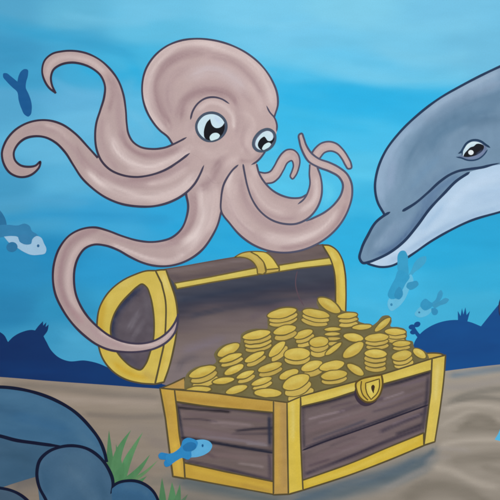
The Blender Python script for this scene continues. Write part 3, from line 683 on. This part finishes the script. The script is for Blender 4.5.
# ================================================================== OCTOPUS
octo = thing('octopus', 'pinkish grey octopus with big eyes and curling arms above the chest', 'octopus', 200, 355)
B0 = np.array((195, 172, 170.)); L0 = (222, 205, 202); L1 = (211, 191, 188); D0 = (160, 133, 136); D1 = (173, 148, 150); D2 = (144, 117, 122)
def octb(P):                     # a little darker towards the left end and lower down
    t = np.clip((P[:, 0] - 30) / 200, 0, 1)[:, None]; v = np.clip((P[:, 1] - 60) / 260, 0, 1)[:, None]
    return B0 * (0.93 + 0.07 * t) * (1.0 - 0.05 * v)
def ocf(st): return brush(octb, st, grain=1.1, gx=12, gy=12, seed=17, var=.5)
def lc(P):
    t = np.clip((P[:, 0] - 60) / 260, 0, 1)[:, None]
    return np.array((58, 48, 64.)) * (1 - t) + np.array((84, 86, 108.)) * t
o = Sheet()
# small back arm with hook
a = '252,168! 262,172.6 268,172.8 272.6,169 277,161 281.6,153.8 287,149.8 293,149.8 297.6,153.4 299.8,160 298.6,168.6 295.4,176 292.4,179 290.4,177 292,171 293.4,165.4 291.6,160.6 288.4,162 283.6,170 278.6,178 273,182.4 266,183.6 258,182!'
o.fill(curve(a, True), ocf([('262,178 274,174 284,158 292,154 297,162', 3.5, L1, .5), ('288,152 296,156 297,168', 3, D1, .5)]), 1.8)
o.line('260,172.2 265,173 270,171.6 274,166.4 278,159 282,153.4 287,149.8 293,149.8 297.6,153.4 299.8,160 298.6,168.6 295.4,176 292.4,179 290.4,177 292,171 293.4,165.4 291.6,160.6 288.4,162 283.6,170 278.6,178 273,182.4 266,183.6', 1.74, lc)
# arch of the inner front arm, behind
a = '309,166! 310.4,156 315,148.4 321.4,143.2 329,141.6 336,143.4 343,149.6 348,157 351.2,164 351.4,168 348,168.8 345.6,165.6 342,159 337,153.2 330.6,151 324.6,152.6 320.4,157.4 319,170!'
o.fill(curve(a, True), ocf([('314,158 320,148 330,146 340,152 348,164', 4, L1, .5), ('312,156 318,147 328,143', 2.5, D1, .4)]), 1.8)
o.line('310.6,155 315,148.4 321.4,143.2 329,141.6 336,143.4 343,149.6 348,157 351.2,164 351.4,168 348,168.8 345.6,165.6 342,159 337,153.2 330.6,151 324.6,152.6 320,158', 1.85, lc)
# left lower arm (over the lid) and the body's lower part
a5 = '186,180! 187.5,195! 188.2,206 186.6,217 181.4,229 172,237.4 160,241.2 150,242 138,240.6 122,236 107,230.4 95,227.4 82,229 70,235 60,247 54.4,262 53,280 55.4,294 62,308.4 72,323 85,336 97,344.6 108,349.4 125,352 140,351.6 156,348 168,341 174.6,333 177.6,322 178.4,314.6! 175,322.4 167,332.6 155,340.4 140,343.6 125,342 110,336 99,328 88,317 80,304.6 75.6,293 74,280 75,267 79,256 85,248.4 94,244.6 105,245.4 118,250 130,256.8 142,262.4 154,265.6 168,266 180,263.4 191,258.4 202,250 211,238 217.6,225 221.4,211! 223,190! 240,165! 215,155!'
f5 = ocf([
 ('204,180 206,200 204,220 196,236 182,248', 13, L0, .8), ('212,178 216,195 214,215 206,234', 6, L1, .6), ('192,192 194,208 190,224 180,236 168,243', 6, D0, .7), ('220,168 212,182 200,188', 10, D2, .45),
 ('180,242 160,246 140,245 118,239 100,233', 4, D1, .6), ('185,254 170,261 150,259 130,252 112,245', 4.5, L0, .6), ('100,229 84,234 70,244 62,262 60,282 66,303 80,322', 6, D0, .7),
 ('98,240 84,243 74,254 69,270 68,284 72,298 82,314', 5, L1, .6), ('88,326 104,340 124,346', 4, D1, .6), ('100,332 118,341 140,346 160,342 173,330', 2.5, L1, .6), ('70,306 84,324', 5, (176,146,148), .5), ('196,250 212,230', 6, D1, .4)])
o.fill(curve(a5, True), f5, 1.8)
o.line('186,194 188.2,206 186.6,217 181.4,229 172,237.4 160,241.2 150,242 138,240.6 122,236 107,230.4 95,227.4 82,229 70,235 60,247 54.4,262 53,280 55.4,294 62,308.4 72,323 85,336 97,344.6 108,349.4 125,352 140,351.6 156,348 168,341 174.6,333 177.8,322 178.4,314.6', 2.18, lc)
o.line('178.4,314.6 175,322.4 167,332.6 155,340.4 140,343.6 125,342 110,336 99,328 88,317 80,304.6 75.6,293 74,280 75,267 79,256 85,248.4 94,244.6 105,245.4 118,250 130,256.8 142,262.4 154,265.6 168,266 180,263.4 191,258.4 202,250 211,238 217.6,225 221.4,211', 2.18, lc)
# big front arm sweeping right
a7 = '243,158! 236,166 229.4,174.4 223.6,185 221.2,198 221.4,211.4 230,223.6 241,236 254.6,245.4 270,251 286,252.6 301,250.4 317,244 330.6,234.6 342,221.6 349,207.6 352.2,194 351.4,183 347,174 339,167.4 329,162.4 319,158.8 311,152.6 306,144.6 303.6,137.6 301.6,133.4 299.4,134.4 299.6,142 302.8,152 308.6,161.4 318.4,167.2 330,171.6 339,177 342.8,184 341.4,193.6 335.4,203 325.6,211.6 313,218.2 306,221.4! 300,212! 275,212! 262,190! 254,160!'
o.fill(curve(a7, True), ocf([
 ('234,178 230,198 238,218 256,234', 10, L1, .65), ('226,196 232,214 248,232 268,243', 6, D1, .6), ('240,176 246,202 262,220 290,229 315,222', 8, D1, .55), ('232,172 226,188', 6, L0, .5),
 ('262,236 290,240 318,230 338,210', 8, L0, .6), ('280,249 310,243 334,226 347,204', 4.5, D0, .5), ('346,182 347,200', 5, D1, .5), ('304,150 312,160 328,167 341,176', 3, L1, .4)]), 1.8)
o.line('238.6,164.4 233,169.6 228,176.4 223.6,185 221.2,198 221.4,211.4 230,223.6 241,236 254.6,245.4 270,251 286,252.6 301,250.4 317,244 330.6,234.6 342,221.6 349,207.6 352.2,194 351.4,183 347,174 339,167.4 329,162.4 319,158.8 311,152.6 306,144.6 303.6,137.6 301.6,133.4 299.4,134.4 299.6,142 302.8,152 308.6,161.4 318.4,167.2 330,171.6 339,177 342.8,184 341.4,193.6 335.4,203 325.6,211.6 313,218.2 306,221.4', 1.96, lc, taper=(3, 6))
# inner front arm
a6 = '243.4,160! 244.4,172 247.4,186 252,199 260,211 271,219.6 284,223.8 296,223.8 307,219 316,209.6 321,198 322,187 320.4,176 317.6,168! 309.6,164! 309.4,174 310,184 307.6,192.6 303,197 294,198.2 283,196 272,190 264,181.6 259,173 256.6,163!'
f6 = ocf([
 ('250,172 256,190 268,206 286,214', 8, L1, .6), ('250,190 260,208 278,218 298,218', 5, D1, .55), ('262,182 274,194 292,200', 4, D1, .5), ('300,212 314,200 316,178', 5, L0, .55), ('308,200 314,184', 4, D1, .35), ('252,166 256,174', 5, L1, .5)])
o.fill(curve(a6, True), f6, 1.8)
o.line('243.2,165.6 244.6,173 247.4,186 252,199 260,211 271,219.6 284,223.8 296,223.8 307,219 316,209.6 321,198 322,187 320.4,176 317.6,168', 1.96, lc, taper=(2, 0))
o.line('256.8,165 259,173 264,181.6 272,190 283,196 294,198.2 302,197.2 306,195', 1.96, lc)
o.line('309.8,165 309.4,174 310,184 307.8,192.4 304,199 297.6,204.4', 1.74, lc, taper=(0, 4))
# sweeping left arm with curl
a3 = '40.4,161.6! 36,165.4 28,166.8 20,165 15,160 13.8,153 17,145.6 24.6,138.8 35,136.2 45,137.2 55.4,142.4 65,152 73.6,165.4 82,178 91.6,187.4 105,197 120,203.4 138,206.4 155,206 171,201.6 186,192.8! 203,170! 205,152! 180,151! 120,162! 97,157 88,147 75,133.4 62,124.4 50,120.6 38,120.4 25,124 13,132 5,143 2,153 4,164 10,172.8 20,177 30,175.4 36,171.2 39.6,166.4!'
f3 = ocf([
 ('196,176 180,190 160,197 140,197 120,192 100,182 86,168', 10, L0, .7), ('190,160 170,174 140,184 112,178 92,162', 8, D1, .6), ('188,168 168,180 146,185', 5, L1, .6), ('176,166 150,178 126,180', 5, D0, .5), ('76,146 88,164 104,178', 5, D0, .4), ('60,134 74,150 86,170', 5, D1, .5),
 ('20,136 40,128 58,132', 5, D1, .45), ('10,150 14,166 26,172', 4, D1, .4), ('70,140 60,130 44,124', 4, L1, .4), ('150,202 180,192 196,180', 4, L1, .5), ('195,165 204,156', 8, tuple(B0), .6)])
o.fill(curve(a3, True), f3, 1.8)
o.line('97.4,157.4 88,147 75,133.4 62,124.4 50,120.6 38,120.4 25,124 13,132 5,143 2,153 4,164 10,172.8 20,177 30,175.4 36,171.2 39.6,166.4 40.4,161.6 36,165.4 28,166.8 20,165 15,160 13.8,153 17,145.6 24.6,138.8 35,136.2 45,137.2 55.4,142.4 65,152 73.6,165.4 82,178 91.6,187.4 105,197 120,203.4 138,206.4 155,206 171,201.6 186,192.8 195,183.4 200.4,173.6 204,165', 2.18, lc, taper=(0, 5))
# upper left arm with hook
a2 = '55.4,92.6! 50,88.6 45,81.4 42.2,71 44.8,60.4 52,54 62,51.4 75,51 88,53.8 100,60 110,69 118,80 123,93 125.8,110 126.8,124 128.4,133.6 132.6,141.4 140,146.8 152,149 165,147.6 180,141! 186,136.8! 200,128! 205,150! 189,153.6! 178,162 165,170 150,175.2 136,177 122,175 110,169.6 101.6,161 96.6,149 95.2,136 96.4,123 100.4,110 104.2,97 105,86 100.6,75.4 92,68.2 82,64 70,62.6 60,65 53.6,69.6 51,77 52,85!'
f2 = ocf([
 ('190,150 170,162 150,167 132,162 118,150 112,136', 9, L0, .75), ('182,147 160,155 140,154 126,144 120,130', 6, D0, .65), ('112,76 118,96 119,118 124,140', 6, D1, .5), ('108,74 113,92 109,112', 5, D0, .45), ('103,118 101,136 106,154 118,168', 5, D1, .55), ('108,124 108,142', 5, L1, .4),
 ('104,72 92,62 76,57 60,58 50,66 48,78', 4, L0, .45), ('175,158 150,171 128,171', 4, L1, .5), ('195,142 205,146', 8, tuple(B0), .6)])
o.fill(curve(a2, True), f2, 1.8)
o.line('186.4,137 180,141! 165,147.6 152,149 140,146.8 132.6,141.4 128.4,133.6 126.8,124 125.8,110 123,93 118,80 110,69 100,60 88,53.8 75,51 62,51.4 52,54 44.8,60.4 42.2,71 45,81.4 50,88.6 55.4,92.6', 2.06, lc, taper=(5, 0))
o.line('55.4,92.6 52,85 51,77 53.6,69.6 60,65 70,62.6 82,64 92,68.2 100.6,75.4 105,86 104.2,97 100.4,110 96.4,123 95.2,136 96.6,149 101.6,161 110,169.6 122,175 136,177 150,175.2 165,170 178,162 190,153', 2.18, lc, taper=(0, 5))
# head and face
hd = '172.4,145.6! 168,137 160,130.4 153,122 147,111.6 143.2,100 142.2,86 145.4,70.4 154,56.6 166,46.6 181,40.6 196,38.8 213,40.2 231,45.2 248,54 262,66 272,80.4 277.2,94 277.8,105 274.6,116 276.6,122 276.9,130 274.4,140 270,148 264,153 259.6,158.6 255.4,162.8! 256.8,164.8! 249,166.5 243.8,165.6! 241,163.6! 238.4,165! 230,172.6! 222,182 214,183 207,176! 204,165! 199,158 190,153! 193,146 186.6,137.6! 180,141.4!'
def blend(fn, pairs):
    def f(P):
        c = fn(P)
        for g, seam, rad in pairs:
            w = np.clip(1.08 - dist(P, curve(seam, step=3)) / rad, 0, 1); w = (w * w * (3 - 2 * w))[:, None]
            m = w[:, 0] > 0
            if m.any(): c[m] = c[m] * (1 - w[m]) + g(P[m]) * w[m]
        return c
    return f
o.fill(curve(hd, True), blend(ocf([
 # light rim, dark arc, light crown, dark above the brow
 ('165,132 152,114 147,92 152,68 170,50 196,43 226,48 252,62 270,86 274,104', 10, L0, .6),
 ('170,126 159,106 157,84 166,66 184,55 206,52', 9, D0, .75), ('206,54 230,60 250,76 264,98', 7, D1, .55), ('176,118 168,98 172,78 190,66', 8, D1, .55),
 ('190,76 210,70 230,76 246,90', 12, (202,186,188), .7), ('186,98 200,86 216,82 234,90', 7, D1, .35), ('180,120 184,102 198,92 214,89 230,95 238,106', 8, D0, .75), ('196,96 212,92 226,96', 5, D2, .35),
 ('238,106 240,120 238,134', 7, D1, .45), ('248,82 258,98 262,112', 6, L1, .5), ('240,92 252,104', 6, D1, .35), ('268,88 272,106', 5, L1, .5), ('242,112 252,120 250,140 242,152', 5, L1, .45),
 ('198,110 210,102 224,106 233,116 234,128', 4, L0, .6), ('190,126 192,146 206,152', 8, L1, .4), ('228,146 216,154 200,154', 8, L1, .35), ('246,126 242,140 248,154', 4, D1, .45), ('250,128 247,142 254,154', 4, L1, .5),
 ('222,160 214,170 208,178', 10, D2, .45), ('236,158 224,168', 7, L1, .5), ('240,160 252,162 262,154', 4, D0, .5), ('198,158 190,160', 6, L1, .4), ('196,122 188,132', 6, D1, .3)]), [(f2, '188,140 192,146 191,152', 11), (f3, '193,155 199,158 203,164', 9), (f5, '206,170 208,177 214,183 222,182 229,174', 13), (f6, '245,166 255,165', 6)]), 1.7)
o.line('172.6,144 168,137 160,130.4 153,122 147,111.6 143.2,100 142.2,86 145.4,70.4 154,56.6 166,46.6 181,40.6 196,38.8 213,40.2 231,45.2 248,54 262,66 272,80.4 277.2,94 277.8,105 274.6,116', 1.96, lc)
o.line('266.4,105.6 269.6,112 274.6,118 276.9,125 276.6,132', 1.74, lc, taper=(4, 3))
o.line('264.6,152.4 260.4,158 255.6,162.4 251,165', 1.85, lc, taper=(0, 4))
o.line('190.4,120 192.6,111.6 198,103.4 206,98.2 214,97.2 222,99.2 229.6,104', 1.85, lc, taper=(3, 4))
o.line('158,148.8 165,147.6 173,144.4 180,141 187,137.2', 2.06, lc, taper=(0, 4))
o.line('221.6,194 223.6,185 228,176.4 233,169.6 238.6,164.6', 1.96, lc, taper=(0, 3))
o.line('243,163.8 244.6,173 246.6,183', 1.96, lc, taper=(2, 0))
# the arm edges that run up onto the face
o.line('171,167 180,160.6 190,153', 1.96, lc, taper=(0, 4))
o.line('195,183.4 200.4,173.6 204,165', 1.96, lc, taper=(0, 4))
o.line('256.4,163.4 259,173 262,179', 1.85, lc, taper=(2, 0))
o.build('body', octo)
def eye(P, rim, rw, white, pup, hl, grey):
    e = Sheet()
    e.fill(P, brush(np.array((100, 104, 126.)), grain=1.5), 1.2)
    e.fill(curve(white, True), brush(np.array((204, 228, 243.)), grey, grain=1.2), 1.2); e.line(P, rw, rim, closed=True, wob=.2)
    eo = e.build('eye', octo)
    q = Sheet(); q.fill(curve(pup, True), brush(np.array((15, 19, 30.)), grain=1), 1); q.build('pupil', eo)
    q = Sheet(); q.fill(curve(hl, True), brush(np.array((208, 234, 248.)), grain=1), 1); q.build('highlight', eo)
eye(curve('211,112.8 217.5,114 223,118 226,123.4 226,129.4 223.2,135 218.4,139 212.4,141 206,140.4 200.4,136.6 197,131 196.4,125 198.8,119.4 204,114.6', True), (72, 84, 102), 2.4,
    '210.6,113 217.2,114.4 222,118.4 224.6,122! 223,127 214,132 208,140.2 203,138.4 199,133.4 197.4,127 199,120.4 204,115',
    '210.2,118.8! 206.8,122.4 204.7,127.3 203.8,133.2 204.8,138 208,140 211,140.6 215,140.4 219.6,137.4 223.4,132.4 224.8,127.6 224.4,122.8! 222.2,126 218.8,127.9 215.2,127.8 212.3,125.4 210.8,121.6',
    '209.6,137.4 211.4,134.4 214.6,132.9 218,133.4 219.9,135.4 218.6,138 214.8,139.9 210.6,140.4', [('216,118 220,122', 3, (190,212,236), .6)])
eye(curve('268.4,129.2 272.6,131.2 275,135 275,140.6 272.2,146 267.4,149.8 261.8,151.4 256.4,150 253.4,146 253.6,140.6 256.6,135.2 262,130.6', True), (74, 88, 106), 2.4,
    '268,131 272,133 273.2,136.4 272.6,139 268,144 262,150 258.4,149.2 255.4,145.4 256,140.6 259,136 263.4,132.2',
    '264.4,136.6 261.5,138 258.7,141.6 257.8,145 259,148 261.1,149.9 264.4,150 268.8,147 272,143.4 274.2,139.6 274.4,136.8! 273,138.9 270.5,140.9 267.7,140.7 265.9,138.2',
    '262.2,149.4 263,146.4 265.8,143.6 269,142.6 271,144 269.4,146.8 266,149 263.4,150', [('266,132 271,134', 2.5, (214,228,244), .6)])

# ================================================================== camera and daylight
cam = bpy.data.cameras.new('camera'); co = bpy.data.objects.new('camera', cam); C.objects.link(co)
D = 3.2
cam.sensor_width = 36; cam.lens = 36 * D / 2.0; cam.clip_end = 200
co.location = (0, -D, ZC); co.rotation_euler = (math.radians(90), 0, 0)
sc = bpy.context.scene; sc.camera = co
wd = bpy.data.worlds.new('World'); sc.world = wd; wd.use_nodes = True
nt = wd.node_tree; bg = nt.nodes['Background']
sky = nt.nodes.new('ShaderNodeTexSky'); sky.sky_type = 'NISHITA'; sky.sun_disc = False
EL = 40; AZ = 30     # sun behind the viewer, a little to the right
sky.sun_elevation = math.radians(EL); sky.sun_rotation = math.radians(180 - AZ)
sky.dust_density = 1.0; sky.air_density = 1.0
nt.links.new(sky.outputs[0], bg.inputs['Color']); bg.inputs['Strength'].default_value = 0.1
sl = bpy.data.lights.new('sun', 'SUN'); sl.energy = 1.3; sl.angle = math.radians(14); sl.color = (1, .975, .95)
so = bpy.data.objects.new('sun', sl); C.objects.link(so)
so.rotation_euler = (math.radians(90 - EL), 0, math.radians(AZ))
so.location = (2, -4, 5)
vs = sc.view_settings; vs.view_transform = 'Standard'; vs.look = 'None'; vs.gamma = 1; vs.exposure = 0.6
sc.cycles.filter_width = 2.0
